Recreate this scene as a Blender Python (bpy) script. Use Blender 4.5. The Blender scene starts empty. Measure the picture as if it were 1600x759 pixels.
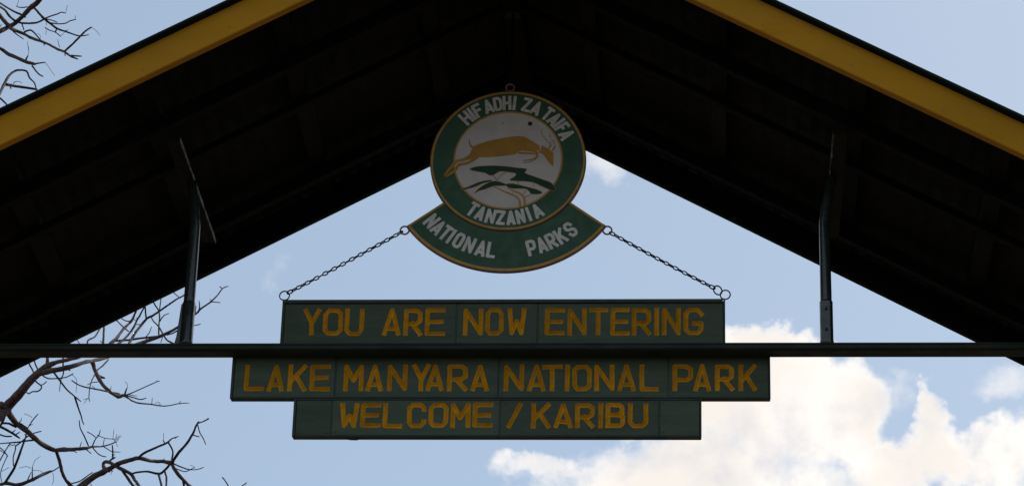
import bpy, bmesh, math, random
from mathutils import Vector, Matrix, noise
from mathutils.geometry import delaunay_2d_cdt
R = math.radians
random.seed(7)
SC = bpy.context.scene
COL = SC.collection

# ------------------------------------------------------------------ camera
# world: x right along the gate, y away from the camera, z up; the sign boards stand in the plane y = 0
F_PX = 4639.5                       # focal length in pixels of the 1600 px wide photograph
PITCH, YAW, ROLL = 0.447894, 0.074407, 0.028733
GZ = 7.62                           # height of the gate's reference point above the ground
Fv = Vector((-math.sin(YAW)*math.cos(PITCH), math.cos(YAW)*math.cos(PITCH), math.sin(PITCH)))
_R = Vector((math.cos(YAW), math.sin(YAW), 0)); _U = _R.cross(Fv)
Rv = math.cos(ROLL)*_R + math.sin(ROLL)*_U
Uv = -math.sin(ROLL)*_R + math.cos(ROLL)*_U
CAM = Vector((0, 0, GZ)) - Fv*(F_PX*.003)
cd = bpy.data.cameras.new('camera'); co = bpy.data.objects.new('camera', cd); COL.objects.link(co)
co.matrix_world = Matrix((( Rv.x, Uv.x, -Fv.x, CAM.x), (Rv.y, Uv.y, -Fv.y, CAM.y), (Rv.z, Uv.z, -Fv.z, CAM.z), (0, 0, 0, 1)))
cd.sensor_width = 36; cd.lens = F_PX/1600*36; cd.clip_end = 5000
SC.camera = co

def ray(u, v):
    return (Fv*F_PX + Rv*(u-800) + Uv*(379.5-v)).normalized()
def at(u, v, y=0.0):                # the point of the plane y = const seen in that direction
    d = ray(u, v); return CAM + d*((y-CAM.y)/d.y)

def lin(r, g, b):
    f = lambda c: ((c/255+.055)/1.055)**2.4 if c > 10 else c/255/12.92
    return (f(r), f(g), f(b), 1)

# ------------------------------------------------------------------ sky and sun
SUN_EL, SUN_AZ = R(42), R(28)       # behind the gate, to the right
SKY_STRENGTH = .118
W = bpy.data.worlds.new('World'); SC.world = W; W.use_nodes = True
nt = W.node_tree; nt.nodes.clear()
def N(tree, kind, **kw):
    n = tree.nodes.new(kind)
    for k, v in kw.items(): setattr(n, k, v)
    return n
def mth(tree, op, a, b=None, c=None, clamp=False):
    n = tree.nodes.new('ShaderNodeMath'); n.operation = op; n.use_clamp = clamp
    for i, x in enumerate((a, b, c)):
        if x is None: continue
        if isinstance(x, (int, float)): n.inputs[i].default_value = x
        else: tree.links.new(x, n.inputs[i])
    return n.outputs[0]
def mixc(tree, f, a, b, blend='MIX'):
    n = tree.nodes.new('ShaderNodeMix'); n.data_type = 'RGBA'; n.blend_type = blend
    for s, x in ((n.inputs[0], f), (n.inputs[6], a), (n.inputs[7], b)):
        if isinstance(x, (int, float, tuple)): s.default_value = x
        else: tree.links.new(x, s)
    return n.outputs[2]
def ramp(tree, x, a, b, lo=0, hi=1, smooth=True):
    n = tree.nodes.new('ShaderNodeMapRange'); n.interpolation_type = 'SMOOTHSTEP' if smooth else 'LINEAR'
    tree.links.new(x, n.inputs[0])
    for i, v in zip((1, 2, 3, 4), (a, b, lo, hi)): n.inputs[i].default_value = v
    return n.outputs[0]
sky = N(nt, 'ShaderNodeTexSky', sky_type='NISHITA', sun_disc=False, sun_elevation=SUN_EL, sun_rotation=SUN_AZ,
        altitude=950, air_density=1.0, dust_density=1.6, ozone_density=1.5)
tc = N(nt, 'ShaderNodeTexCoord'); D = tc.outputs['Generated']
def wnoise(scale, detail=6, rough=.55, off=(0, 0, 0), lac=2.0):
    mp = N(nt, 'ShaderNodeMapping'); nt.links.new(D, mp.inputs[0]); mp.inputs['Location'].default_value = off
    n = N(nt, 'ShaderNodeTexNoise'); nt.links.new(mp.outputs[0], n.inputs['Vector'])
    n.inputs['Scale'].default_value = scale; n.inputs['Detail'].default_value = detail
    n.inputs['Roughness'].default_value = rough; n.inputs['Lacunarity'].default_value = lac
    return n
sep = N(nt, 'ShaderNodeSeparateXYZ'); nt.links.new(D, sep.inputs[0])
az = mth(nt, 'ARCTAN2', sep.outputs[0], sep.outputs[1])
el = mth(nt, 'ARCSINE', sep.outputs[2])
wn = wnoise(26, 5, .6); ws = N(nt, 'ShaderNodeSeparateColor'); nt.links.new(wn.outputs['Color'], ws.inputs[0])
wa = mth(nt, 'MULTIPLY_ADD', mth(nt, 'SUBTRACT', ws.outputs[0], .5), .030, az)
we = mth(nt, 'MULTIPLY_ADD', mth(nt, 'SUBTRACT', ws.outputs[1], .5), .030, el)
# cumulus heads: azimuth, elevation, half widths (from where they stand in the sky), strength
def heads(lst):
    f = None
    for (px, py, rx, ry, s) in lst:
        d = ray(px, py); a0 = math.atan2(d.x, d.y); e0 = math.asin(d.z)
        dx = mth(nt, 'DIVIDE', mth(nt, 'SUBTRACT', wa, a0), rx/F_PX/math.cos(e0))
        dy = mth(nt, 'DIVIDE', mth(nt, 'SUBTRACT', we, e0), ry/F_PX)
        r2 = mth(nt, 'ADD', mth(nt, 'MULTIPLY', dx, dx), mth(nt, 'MULTIPLY', dy, dy))
        g = mth(nt, 'MULTIPLY', mth(nt, 'SUBTRACT', 1.0, r2), s)
        f = g if f is None else mth(nt, 'SMOOTH_MAX', f, g, .25)
    return f
CLOUDS = [(1185,540,72,54,1.4),(1240,556,60,34,1.2),(1215,640,190,95,1.6),(1110,748,270,84,1.1),(965,750,160,48,.75),(860,726,84,22,.65),
          (1335,655,72,72,1.4),(1447,632,14,34,.9),(1462,660,28,48,1.1),(1478,712,64,52,1.2),(1405,738,115,56,1.3),(1560,712,92,60,1.2),(1650,700,90,58,1.0),(1250,870,700,90,1.1),
          (1700,640,60,30,.8)]
w2n = wnoise(105, 4, .55, (2, 8, 4)); w2 = N(nt, 'ShaderNodeSeparateColor'); nt.links.new(w2n.outputs['Color'], w2.inputs[0])
wa = mth(nt, 'MULTIPLY_ADD', mth(nt, 'SUBTRACT', w2.outputs[0], .5), .010, wa)
we = mth(nt, 'MULTIPLY_ADD', mth(nt, 'SUBTRACT', w2.outputs[1], .5), .010, we)
fld = heads(CLOUDS)
wisp = heads([(930,262,55,38,.6),(1585,590,85,42,.7),(425,425,20,30,.22),(230,512,45,14,.3),(1390,625,60,50,.4),(985,262,40,16,.3)])
det = wnoise(70, 7, .56, (3, 1, 0)).outputs[0]
fine = wnoise(230, 6, .6, (5, 2, 1)).outputs[0]
big = wnoise(3.0, 7, .55, (1.3, .2, .7)).outputs[0]
dsum = mth(nt, 'ADD', mth(nt, 'MULTIPLY', mth(nt, 'SUBTRACT', det, .5), 1.75), mth(nt, 'MULTIPLY', mth(nt, 'SUBTRACT', fine, .5), .45))
m1 = ramp(nt, mth(nt, 'ADD', fld, dsum), -.12, .85)
m2 = mth(nt, 'MULTIPLY', ramp(nt, mth(nt, 'ADD', wisp, mth(nt, 'MULTIPLY', dsum, .9)), .0, .9), .55)
# the same kind of broken cloud carries on over the rest of the sky
away = ramp(nt, mth(nt, 'ADD', mth(nt, 'MULTIPLY', mth(nt, 'SUBTRACT', az, -YAW), mth(nt, 'SUBTRACT', az, -YAW)), mth(nt, 'MULTIPLY', mth(nt, 'SUBTRACT', el, PITCH), mth(nt, 'SUBTRACT', el, PITCH))), .05, .14)
m3 = mth(nt, 'MULTIPLY', mth(nt, 'MULTIPLY', ramp(nt, mth(nt, 'ADD', big, mth(nt, 'MULTIPLY', dsum, .05)), .54, .63), away), .8)
mask = mth(nt, 'MAXIMUM', mth(nt, 'MAXIMUM', m1, m2), m3)
body = wnoise(19, 4, .5, (7, 3, 2)).outputs[0]
shade = mth(nt, 'MULTIPLY', ramp(nt, body, .40, .62), ramp(nt, mth(nt, 'ADD', fld, mth(nt, 'MULTIPLY', dsum, .4)), .25, .95))
ccol = mixc(nt, shade, (1.12, 1.06, 1.0, 1), lin(251, 244, 237))
grey = wnoise(33, 5, .6, (1, 9, 5)).outputs[0]
low = ramp(nt, el, R(24.5), R(21.0))
gm = mth(nt, 'MULTIPLY', mth(nt, 'MULTIPLY', ramp(nt, grey, .42, .66), mth(nt, 'MULTIPLY_ADD', low, .6, .25)), ramp(nt, mth(nt, 'ADD', fld, mth(nt, 'MULTIPLY', dsum, .6)), .2, .8))
ccol = mixc(nt, gm, ccol, lin(226, 225, 230))
bg = N(nt, 'ShaderNodeBackground'); bg.inputs['Strength'].default_value = SKY_STRENGTH
inv = 1/SKY_STRENGTH
haze_c = tuple(x*inv for x in lin(184, 203, 223)[:3]) + (1,)
tint = mixc(nt, .5, mixc(nt, 1.0, sky.outputs[0], (.98, 1.0, .96, 1), 'MULTIPLY'), haze_c)
cs = mixc(nt, 1.0, ccol, (inv, inv, inv, 1), 'MULTIPLY')
nt.links.new(mixc(nt, mask, tint, cs), bg.inputs['Color'])
wo = N(nt, 'ShaderNodeOutputWorld'); nt.links.new(bg.outputs[0], wo.inputs[0])

sl = bpy.data.lights.new('sun', 'SUN'); sl.energy = 2.6; sl.angle = R(.6); sl.color = (1, .93, .82)
so = bpy.data.objects.new('sun', sl); COL.objects.link(so)
sd = Vector((math.sin(SUN_AZ)*math.cos(SUN_EL), math.cos(SUN_AZ)*math.cos(SUN_EL), math.sin(SUN_EL)))
so.rotation_euler = sd.to_track_quat('Z', 'Y').to_euler(); so.location = (0, 0, 30)
SC.view_settings.view_transform = 'Standard'; SC.view_settings.look = 'None'
SC.view_settings.exposure = 0; SC.view_settings.gamma = 1; SC.view_settings.use_curve_mapping = False

# ------------------------------------------------------------------ materials
def mat(name, c1, c2=None, scale=8, rough=.6, bump=0, bscale=60, spec=.5, metal=0, stretch=(1, 1, 1), lo=.35, hi=.65, c3=None, spot=(.62, .68), sscale=30, tone=0):
    m = bpy.data.materials.new(name); m.use_nodes = True; t = m.node_tree
    b = t.nodes['Principled BSDF']; b.inputs['Roughness'].default_value = rough; b.inputs['Metallic'].default_value = metal
    b.inputs['Specular IOR Level'].default_value = spec
    g = t.nodes.new('ShaderNodeTexCoord'); mp = t.nodes.new('ShaderNodeMapping'); t.links.new(g.outputs['Object'], mp.inputs[0])
    mp.inputs['Scale'].default_value = stretch
    def nz(s, d=6, r=.6):
        n = t.nodes.new('ShaderNodeTexNoise'); t.links.new(mp.outputs[0], n.inputs['Vector'])
        n.inputs['Scale'].default_value = s; n.inputs['Detail'].default_value = d; n.inputs['Roughness'].default_value = r; return n.outputs[0]
    col = mixc(t, ramp(t, nz(scale), lo, hi), c1, c2 or c1)
    if c3: col = mixc(t, ramp(t, nz(sscale, 8, .7), *spot), col, c3)
    if tone:
        oi = t.nodes.new('ShaderNodeObjectInfo'); tv = ramp(t, oi.outputs['Random'], 0, 1, 1-tone, 1+tone, False)
        cb = t.nodes.new('ShaderNodeCombineColor')
        for k_ in range(3): t.links.new(tv, cb.inputs[k_])
        col = mixc(t, 1.0, col, cb.outputs[0], 'MULTIPLY')
    t.links.new(col, b.inputs['Base Color'])
    t.links.new(ramp(t, nz(scale*3), .3, .7, max(rough-.1, .05), min(rough+.12, 1)), b.inputs['Roughness'])
    if bump:
        bp = t.nodes.new('ShaderNodeBump'); bp.inputs['Strength'].default_value = bump; bp.inputs['Distance'].default_value = .004
        t.links.new(nz(bscale, 5, .6), bp.inputs['Height']); t.links.new(bp.outputs[0], b.inputs['Normal'])
    return m
M = dict(
 green=mat('painted_green_board', (.054,.078,.048,1), (.066,.093,.057,1), 5, .62, .35, 40, .3, stretch=(.5,1,3), c3=(.085,.072,.055,1), spot=(.60,.78), sscale=9, tone=.13),
 green_dark=mat('dark_green_trim', (.030,.048,.036,1), (.040,.058,.044,1), 6, .6, .3, 50, .35, c3=(.06,.045,.035,1), spot=(.58,.75), sscale=12),
 carve=mat('carved_ochre_letter', (.56,.255,.007,1), (.67,.325,.012,1), 22, .7, .7, 140, .12, c3=(.40,.17,.008,1), spot=(.60,.76), sscale=40, tone=.10),
 yellow=mat('yellow_barge_board', (.42,.195,.008,1), (.49,.225,.010,1), 3, .7, .25, 25, .12, stretch=(.4,1,1), c3=(.26,.115,.008,1), spot=(.54,.85), sscale=6),
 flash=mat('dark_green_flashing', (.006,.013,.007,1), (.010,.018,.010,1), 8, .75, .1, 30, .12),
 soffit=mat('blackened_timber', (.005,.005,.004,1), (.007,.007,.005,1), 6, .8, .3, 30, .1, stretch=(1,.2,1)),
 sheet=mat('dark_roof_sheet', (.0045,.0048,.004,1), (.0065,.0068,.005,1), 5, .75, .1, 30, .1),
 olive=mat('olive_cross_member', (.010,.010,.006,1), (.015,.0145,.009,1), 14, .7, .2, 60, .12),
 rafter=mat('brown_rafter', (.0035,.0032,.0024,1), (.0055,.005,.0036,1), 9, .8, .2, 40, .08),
 edge_highlight=mat('painted_edge_highlight', (.30,.30,.26,1), (.04,.04,.03,1), 22, .5, .2, 60, .4, lo=.38, hi=.58),  # broken pale colour standing for light caught on the cross member edges
 steel=mat('painted_green_steel', (.020,.030,.027,1), (.028,.040,.034,1), 10, .2, .06, 60, .6, c3=(.045,.035,.028,1), spot=(.62,.74), sscale=16),
 beam=mat('dark_painted_steel_beam', (.014,.022,.016,1), (.020,.028,.020,1), 6, .6, .2, 40, .25, stretch=(.5,1,1), c3=(.05,.034,.026,1), spot=(.56,.72), sscale=8),
 bolt=mat('dark_bolt', (.02,.02,.02,1), (.04,.035,.03,1), 40, .5, 0, 10, .5, metal=.6),
 chain=mat('galvanised_dark_chain', (.010,.013,.026,1), (.02,.022,.035,1), 60, .38, .2, 200, .6, metal=.5),
 rust=mat('rusty_eye', (.24,.12,.10,1), (.34,.18,.15,1), 80, .6, .3, 200, .4),
 egreen=mat('emblem_green', (.024,.080,.038,1), (.032,.098,.046,1), 7, .5, .12, 30, .35, c3=(.03,.07,.05,1), spot=(.55,.8), sscale=12),
 egold=mat('emblem_gold_line', (.44,.23,.035,1), (.52,.29,.05,1), 30, .5, .15, 90, .35, c3=(.2,.1,.04,1), spot=(.62,.72), sscale=50),
 ewhite=mat('emblem_white', (.56,.51,.465,1), (.65,.59,.54,1), 6, .55, .1, 30, .3, c3=(.48,.41,.36,1), spot=(.58,.8), sscale=14),
 eante=mat('antelope_ochre', (.40,.20,.03,1), (.47,.245,.038,1), 12, .55, .12, 60, .2, c3=(.30,.13,.02,1), spot=(.6,.8), sscale=20),
 ecan=mat('canopy_dark_green', (.012,.046,.026,1), (.018,.058,.032,1), 12, .55, .1, 60, .25),
 eletter=mat('emblem_letter_white', (.72,.68,.62,1), (.60,.56,.51,1), 30, .55, .1, 60, .3),
 eedge=mat('emblem_edge_brown', (.16,.07,.045,1), (.22,.10,.06,1), 30, .6, .2, 90, .3),
 bark=mat('grey_brown_bark', (.07,.045,.040,1), (.13,.088,.075,1), 14, .85, .6, 50, .2, c3=(.05,.036,.032,1), spot=(.52,.66), sscale=22),
 twig=mat('dark_twig_bark', (.035,.024,.027,1), (.06,.042,.042,1), 20, .85, .4, 80, .15),
 ground=mat('dry_earth', (.085,.06,.04,1), (.12,.09,.06,1), .8, .95, .5, 6, .1),
 post=mat('gate_pillar_paint', (.05,.08,.06,1), (.06,.09,.07,1), 3, .7, .2, 20, .2),
)

# ------------------------------------------------------------------ builders
def link(name, bm_or_me, m, parent=None, smooth=False):
    if isinstance(bm_or_me, bpy.types.Mesh): me = bm_or_me
    else:
        me = bpy.data.meshes.new(name); bm_or_me.to_mesh(me); bm_or_me.free()
    if not me.materials: me.materials.append(M[m])
    if smooth:
        for p in me.polygons: p.use_smooth = True
    o = bpy.data.objects.new(name, me); COL.objects.link(o)
    if parent:
        o.parent = parent; o.location = (0, 0, 0) if parent.parent else -parent.location
    return o
def thing(name, label, cat, loc, group=None):
    o = bpy.data.objects.new(name, None); COL.objects.link(o); o.location = loc; o.empty_display_size = .1
    o['label'] = label; o['category'] = cat
    if group: o['group'] = group
    return o
def box(bm, x0, x1, y0, y1, z0, z1, bev=0):
    vs = [bm.verts.new((x, y, z)) for z in (z0, z1) for y in (y0, y1) for x in (x0, x1)]
    fs = [bm.faces.new([vs[i] for i in q]) for q in ((0,2,3,1),(4,5,7,6),(0,1,5,4),(2,6,7,3),(0,4,6,2),(1,3,7,5))]
    if bev:
        es = list({e for f in fs for e in f.edges})
        bmesh.ops.bevel(bm, geom=es, offset=bev, segments=2, affect='EDGES')
def boxbm(*a, bev=0):
    bm = bmesh.new(); box(bm, *a, bev=bev); return bm
def prism_y(bm, pts, y0, y1, bev=0):          # polygon in x, z with thickness along y
    a = [bm.verts.new((x, y0, z)) for x, z in pts]; b = [bm.verts.new((x, y1, z)) for x, z in pts]
    n = len(pts); fs = [bm.faces.new(a), bm.faces.new(b[::-1])]
    for i in range(n): fs.append(bm.faces.new((a[i], b[i], b[(i+1) % n], a[(i+1) % n])))
    bmesh.ops.recalc_face_normals(bm, faces=fs)
    if bev:
        bmesh.ops.bevel(bm, geom=list(fs[0].edges)+list(fs[1].edges), offset=bev, segments=1, affect='EDGES')
def tube(bm, pts, rad, n=8, closed=False, cap=True):
    pts = [Vector(p) for p in pts]; k = len(pts)
    rad = rad if isinstance(rad, (list, tuple)) else [rad]*k
    rings = []; up = None
    for i, p in enumerate(pts):
        t = (pts[(i+1) % k]-pts[i-1]) if closed else (pts[min(i+1, k-1)]-pts[max(i-1, 0)])
        t.normalize()
        if up is None: up = t.orthogonal().normalized()
        up = (up - t*up.dot(t))
        if up.length < 1e-5: up = t.orthogonal()
        up.normalize(); sd_ = t.cross(up)
        rings.append([bm.verts.new(p + (up*math.cos(a)+sd_*math.sin(a))*rad[i]) for a in (j*2*math.pi/n for j in range(n))])
    for i in range(k if closed else k-1):
        a, b = rings[i], rings[(i+1) % k]
        sh = 0
        if closed and i == k-1:
            sh = min(range(n), key=lambda s: (a[0].co-b[s].co).length)
        for j in range(n):
            bm.faces.new((a[j], a[(j+1) % n], b[(j+1+sh) % n], b[(j+sh) % n]))
    if cap and not closed:
        bm.faces.new(rings[0][::-1]); bm.faces.new(rings[-1])
def ring_pts(c, r, a0=0, n=22, ax=Vector((1,0,0)), ay=Vector((0,0,1))):
    return [Vector(c)+ax*r*math.cos(a0+2*math.pi*i/n)+ay*r*math.sin(a0+2*math.pi*i/n) for i in range(n)]

# ------------------------------------------------------------------ ground
bm = bmesh.new(); n = 60
def gx(i): s = (i/n*2-1); return 1500*s*abs(s)**2+25*s
grid = [[bm.verts.new((gx(i), gx(j), (noise.noise(Vector((gx(i)*.15, gx(j)*.15, 0)))*.12 if abs(gx(i))+abs(gx(j)) > 8 else 0))) for i in range(n+1)] for j in range(n+1)]
for j in range(n):
    for i in range(n): bm.faces.new((grid[j][i], grid[j][i+1], grid[j+1][i+1], grid[j+1][i]))
g = link('ground', bm, 'ground', smooth=True); g['kind'] = 'structure'

# ------------------------------------------------------------------ gateway: roof, beam, posts
SL, XR = .554285, -.029017
Z1 = GZ + 1.1797                    # lowest line of the barge boards at the ridge
Y0, Y1 = -1.022, .998               # back face of the front barge board, back face of the rear one
FH = .152                           # vertical depth of the barge board
EAVE = 3.35
gate = thing('gateway', 'dark gabled timber and steel gateway roof with yellow barge board and long green crossbeam', 'gateway', (0, 0, 0))
def zl(x): return Z1 - SL*abs(x-XR)
def slope_board(s, y0, y1, dz0, dz1, x0=0.0, x1=EAVE, bev=0):
    # member following the slope on side s, between heights dz0 and dz1 above the low line
    bm = bmesh.new()
    a, b = XR+s*x0, XR+s*x1
    prism_y(bm, [(a, zl(a)+dz0), (b, zl(b)+dz0), (b, zl(b)+dz1), (a, zl(a)+dz1)], y0, y1, bev)
    return bm
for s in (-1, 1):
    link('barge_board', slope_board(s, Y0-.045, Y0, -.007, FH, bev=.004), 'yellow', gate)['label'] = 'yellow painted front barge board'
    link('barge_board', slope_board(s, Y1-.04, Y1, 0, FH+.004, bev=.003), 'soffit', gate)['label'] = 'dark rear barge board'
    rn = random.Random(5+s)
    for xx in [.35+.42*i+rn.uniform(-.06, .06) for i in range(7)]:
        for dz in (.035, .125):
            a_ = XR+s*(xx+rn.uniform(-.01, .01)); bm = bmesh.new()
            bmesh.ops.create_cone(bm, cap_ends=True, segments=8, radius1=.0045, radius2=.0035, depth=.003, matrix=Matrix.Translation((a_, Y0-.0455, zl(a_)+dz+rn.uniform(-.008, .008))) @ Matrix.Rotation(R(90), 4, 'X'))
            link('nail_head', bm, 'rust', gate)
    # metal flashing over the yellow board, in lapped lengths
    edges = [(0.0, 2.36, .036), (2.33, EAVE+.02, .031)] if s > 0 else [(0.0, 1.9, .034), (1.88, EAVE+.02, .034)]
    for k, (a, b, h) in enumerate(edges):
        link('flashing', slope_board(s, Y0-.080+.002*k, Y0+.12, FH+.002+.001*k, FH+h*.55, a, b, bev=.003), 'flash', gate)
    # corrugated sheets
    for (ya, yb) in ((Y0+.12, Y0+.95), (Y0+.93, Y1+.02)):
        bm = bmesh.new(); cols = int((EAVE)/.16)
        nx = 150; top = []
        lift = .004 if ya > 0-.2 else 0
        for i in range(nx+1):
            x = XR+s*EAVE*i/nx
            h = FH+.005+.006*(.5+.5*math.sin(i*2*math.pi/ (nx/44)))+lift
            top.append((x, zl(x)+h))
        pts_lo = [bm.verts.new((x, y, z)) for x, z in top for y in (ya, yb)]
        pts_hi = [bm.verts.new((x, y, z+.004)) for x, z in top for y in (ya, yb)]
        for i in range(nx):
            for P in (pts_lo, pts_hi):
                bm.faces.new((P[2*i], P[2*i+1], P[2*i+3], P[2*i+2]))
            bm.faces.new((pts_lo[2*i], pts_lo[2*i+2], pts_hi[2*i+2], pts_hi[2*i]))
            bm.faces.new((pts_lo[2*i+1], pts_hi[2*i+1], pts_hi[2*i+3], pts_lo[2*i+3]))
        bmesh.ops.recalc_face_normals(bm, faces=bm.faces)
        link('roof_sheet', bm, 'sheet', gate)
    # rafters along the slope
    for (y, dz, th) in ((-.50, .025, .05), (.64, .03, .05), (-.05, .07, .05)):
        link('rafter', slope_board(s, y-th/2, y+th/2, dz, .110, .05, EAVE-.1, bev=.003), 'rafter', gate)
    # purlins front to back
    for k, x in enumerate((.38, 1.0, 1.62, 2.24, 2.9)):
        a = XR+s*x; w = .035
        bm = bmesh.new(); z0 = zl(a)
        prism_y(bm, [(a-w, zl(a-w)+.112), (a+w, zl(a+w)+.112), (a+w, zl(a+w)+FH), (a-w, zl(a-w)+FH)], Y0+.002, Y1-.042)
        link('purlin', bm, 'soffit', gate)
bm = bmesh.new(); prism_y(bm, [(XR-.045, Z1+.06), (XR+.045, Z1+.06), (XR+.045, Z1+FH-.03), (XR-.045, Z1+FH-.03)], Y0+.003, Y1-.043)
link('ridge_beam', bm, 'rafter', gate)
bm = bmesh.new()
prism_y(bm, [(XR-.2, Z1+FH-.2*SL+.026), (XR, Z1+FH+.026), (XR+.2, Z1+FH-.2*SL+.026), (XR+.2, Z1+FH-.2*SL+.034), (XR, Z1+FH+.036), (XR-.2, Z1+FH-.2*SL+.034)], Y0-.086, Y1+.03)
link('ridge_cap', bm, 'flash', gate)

# crossbeam: lies just in front of the boards
YB = -.10
zt = (at(400, 536.3, YB).z + at(1250, 534.6, YB).z)/2
zb = zt - .030
BW = -YB - .004
bm = bmesh.new(); box(bm, -3.3, 3.3, YB, -.004, zb, zt, bev=.004)
link('crossbeam', bm, 'beam', gate)
bm = bmesh.new(); box(bm, -3.3, 3.3, YB-.004, YB-.001, zt-.0085, zt-.001, bev=.001)
link('beam_lip', bm, 'beam', gate)
bm = bmesh.new(); box(bm, -3.3, 3.3, YB+.012, -.012, zb-.004, zb-.001, bev=.001)
link('beam_underside_plate', bm, 'beam', gate)

# pillars carrying the roof, just beyond the frame
for s in (-1, 1):
    bm = bmesh.new(); box(bm, s*3.08-.14, s*3.08+.14, -.19, .09, -.2, zb-.002, bev=.01)
    link('pillar', bm, 'post', gate)

# posts between the beam and the cross members
def unp(u, v, y): p = at(u, v, y); return p
pl_a, pl_b = at(270, 213, -.49), at(347, 385, .63)
pr_a, pr_b = at(1303, 195, -.49), at(1288, 385, .63)
YP = -.052
for s, (a, b), (bu, bv), topv in ((-1, (pl_a, pl_b), (291, 530), 292), (1, (pr_a, pr_b), (1292, 530), 278)):
    # cross member spanning two rafters; its inner edge carries a painted highlight
    x = (a.x+b.x)/2; z = (a.z+b.z)/2
    base = at(bu, bv, YP); top = at(314 if s < 0 else 1291, topv, YP)
    xp = base.x
    xi = x                                        # inner edge
    xo = x + s*.066
    bm = bmesh.new(); box(bm, min(xi, xo), max(xi, xo), -.475, .615, z, z+.018, bev=.002)
    cm_ = link('cross_member', bm, 'olive', gate)
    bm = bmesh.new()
    # ragged pale strip along the inner arris, the edge highlight put in as colour
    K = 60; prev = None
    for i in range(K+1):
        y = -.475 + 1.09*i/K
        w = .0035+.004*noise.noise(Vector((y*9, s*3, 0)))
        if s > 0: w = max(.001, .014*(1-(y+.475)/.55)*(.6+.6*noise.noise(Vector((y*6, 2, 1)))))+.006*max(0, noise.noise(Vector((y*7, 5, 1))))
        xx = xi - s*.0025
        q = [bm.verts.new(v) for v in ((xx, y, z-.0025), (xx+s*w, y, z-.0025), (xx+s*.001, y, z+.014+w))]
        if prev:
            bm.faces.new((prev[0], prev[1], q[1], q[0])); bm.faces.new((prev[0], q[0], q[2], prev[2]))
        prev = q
    link('highlight_strip', bm, 'edge_highlight', cm_)
    # gusset under the rear half of the cross member
    bm = bmesh.new()
    # post: round steel tube, slightly kinked near its head
    zt_post = z - .002
    lean = (xi + s*.012)
    P = [(xp, YP, zt+.002), (xp, YP, zt+.25), (xp, YP, zt_post-.24), (xp+(lean-xp)*.3, YP, zt_post-.15), (lean, YP, zt_post)]
    tube(bm, P, [.0265]*2+[.0255, .024, .022], 18)
    po_ = link('post', bm, 'steel', gate, smooth=True)
    bm = bmesh.new()
    tube(bm, [(xp, YP, zt+.001), (xp, YP, zt+.03), (xp, YP, zt+.222), (xp, YP, zt+.228)], [.036, .0305, .0305, .0275], 18)
    link('sleeve', bm, 'steel', po_, smooth=True)
    if s > 0:
        bm = bmesh.new(); box(bm, xp-.027, xp+.016, YP-.040, YP-.026, zt+.003, zt+.216, bev=.004)
        link('fixing_plate', bm, 'steel', po_)
    for dz in (.07, .172) if s > 0 else ():
        bm = bmesh.new(); bmesh.ops.create_cone(bm, cap_ends=True, segments=6, radius1=.0075, radius2=.0065, depth=.008, matrix=Matrix.Translation((xp-.002, YP-.044, zt+dz)) @ Matrix.Rotation(R(90), 4, 'X'))
        link('bolt', bm, 'bolt', po_)
    # welded foot gusset
    bm = bmesh.new()
    if s < 0: prism_y(bm, [(xp-.020, zt+.002), (xp-.056, zt+.002), (xp-.046, zt+.05), (xp-.034, zt+.215), (xp-.020, zt+.225)], YP-.012, YP+.004, .002)
    else: prism_y(bm, [(xp+.022, zt+.002), (xp+.042, zt+.002), (xp+.028, zt+.03)], YP-.004, YP+.004)
    link('foot_gusset', bm, 'steel', po_)

# ------------------------------------------------------------------ stroke alphabet
c = .16
G = {
 'Y': [[(0,1),(.5,.45),(1,1)],[(.5,.45),(.5,0)]],
 'O': [[(.22,0),(.78,0),(1,c),(1,1-c),(.78,1),(.22,1),(0,1-c),(0,c),(.22,0)]],
 'U': [[(0,1),(0,c),(.22,0),(.78,0),(1,c),(1,1)]],
 'A': [[(0,0),(.5,1),(1,0)],[(.13,.2),(.87,.2)]],
 'R': [[(0,0),(0,1),(.75,1),(1,.88),(1,.55),(.75,.42),(0,.42)],[(.45,.42),(1,0)]],
 'E': [[(1,1),(0,1),(0,0),(1,0)],[(0,.5),(.88,.5)]],
 'N': [[(0,0),(0,1),(1,0),(1,1)]],
 'W': [[(0,1),(.17,0),(.5,.5),(.83,0),(1,1)]],
 'T': [[(0,1),(1,1)],[(.5,1),(.5,0)]],
 'I': [[(.5,0),(.5,1)]],
 'G': [[(1,.82),(.78,1),(.22,1),(0,1-c),(0,c),(.22,0),(.78,0),(1,c),(1,.42),(.58,.42)]],
 'L': [[(0,1),(0,0),(1,0)]],
 'K': [[(0,1),(0,0)],[(1,1),(.08,.38)],[(.4,.58),(1,0)]],
 'M': [[(0,0),(0,1),(.5,.38),(1,1),(1,0)]],
 'P': [[(0,0),(0,1),(.75,1),(1,.88),(1,.52),(.75,.4),(0,.4)]],
 'C': [[(1,.78),(1,1-c),(.78,1),(.22,1),(0,1-c),(0,c),(.22,0),(.78,0),(1,c),(1,.2)]],
 'B': [[(0,0),(0,1),(.78,1),(.97,.9),(.97,.63),(.78,.53),(0,.53)],[(.78,.53),(1,.43),(1,.1),(.8,0),(0,0)]],
 '/': [[(0,0),(1,1)]],
 'H': [[(0,0),(0,1)],[(1,0),(1,1)],[(0,.5),(1,.5)]],
 'F': [[(0,0),(0,1),(1,1)],[(0,.52),(.8,.52)]],
 'D': [[(0,0),(0,1),(.65,1),(1,.82),(1,.18),(.65,0),(0,0)]],
 'Z': [[(0,1),(1,1),(0,0),(1,0)]],
 'S': [[(1,.8),(.8,1),(.2,1),(0,.85),(0,.65),(.2,.54),(.8,.46),(1,.35),(1,.15),(.8,0),(.2,0),(0,.2)]],
}
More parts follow.
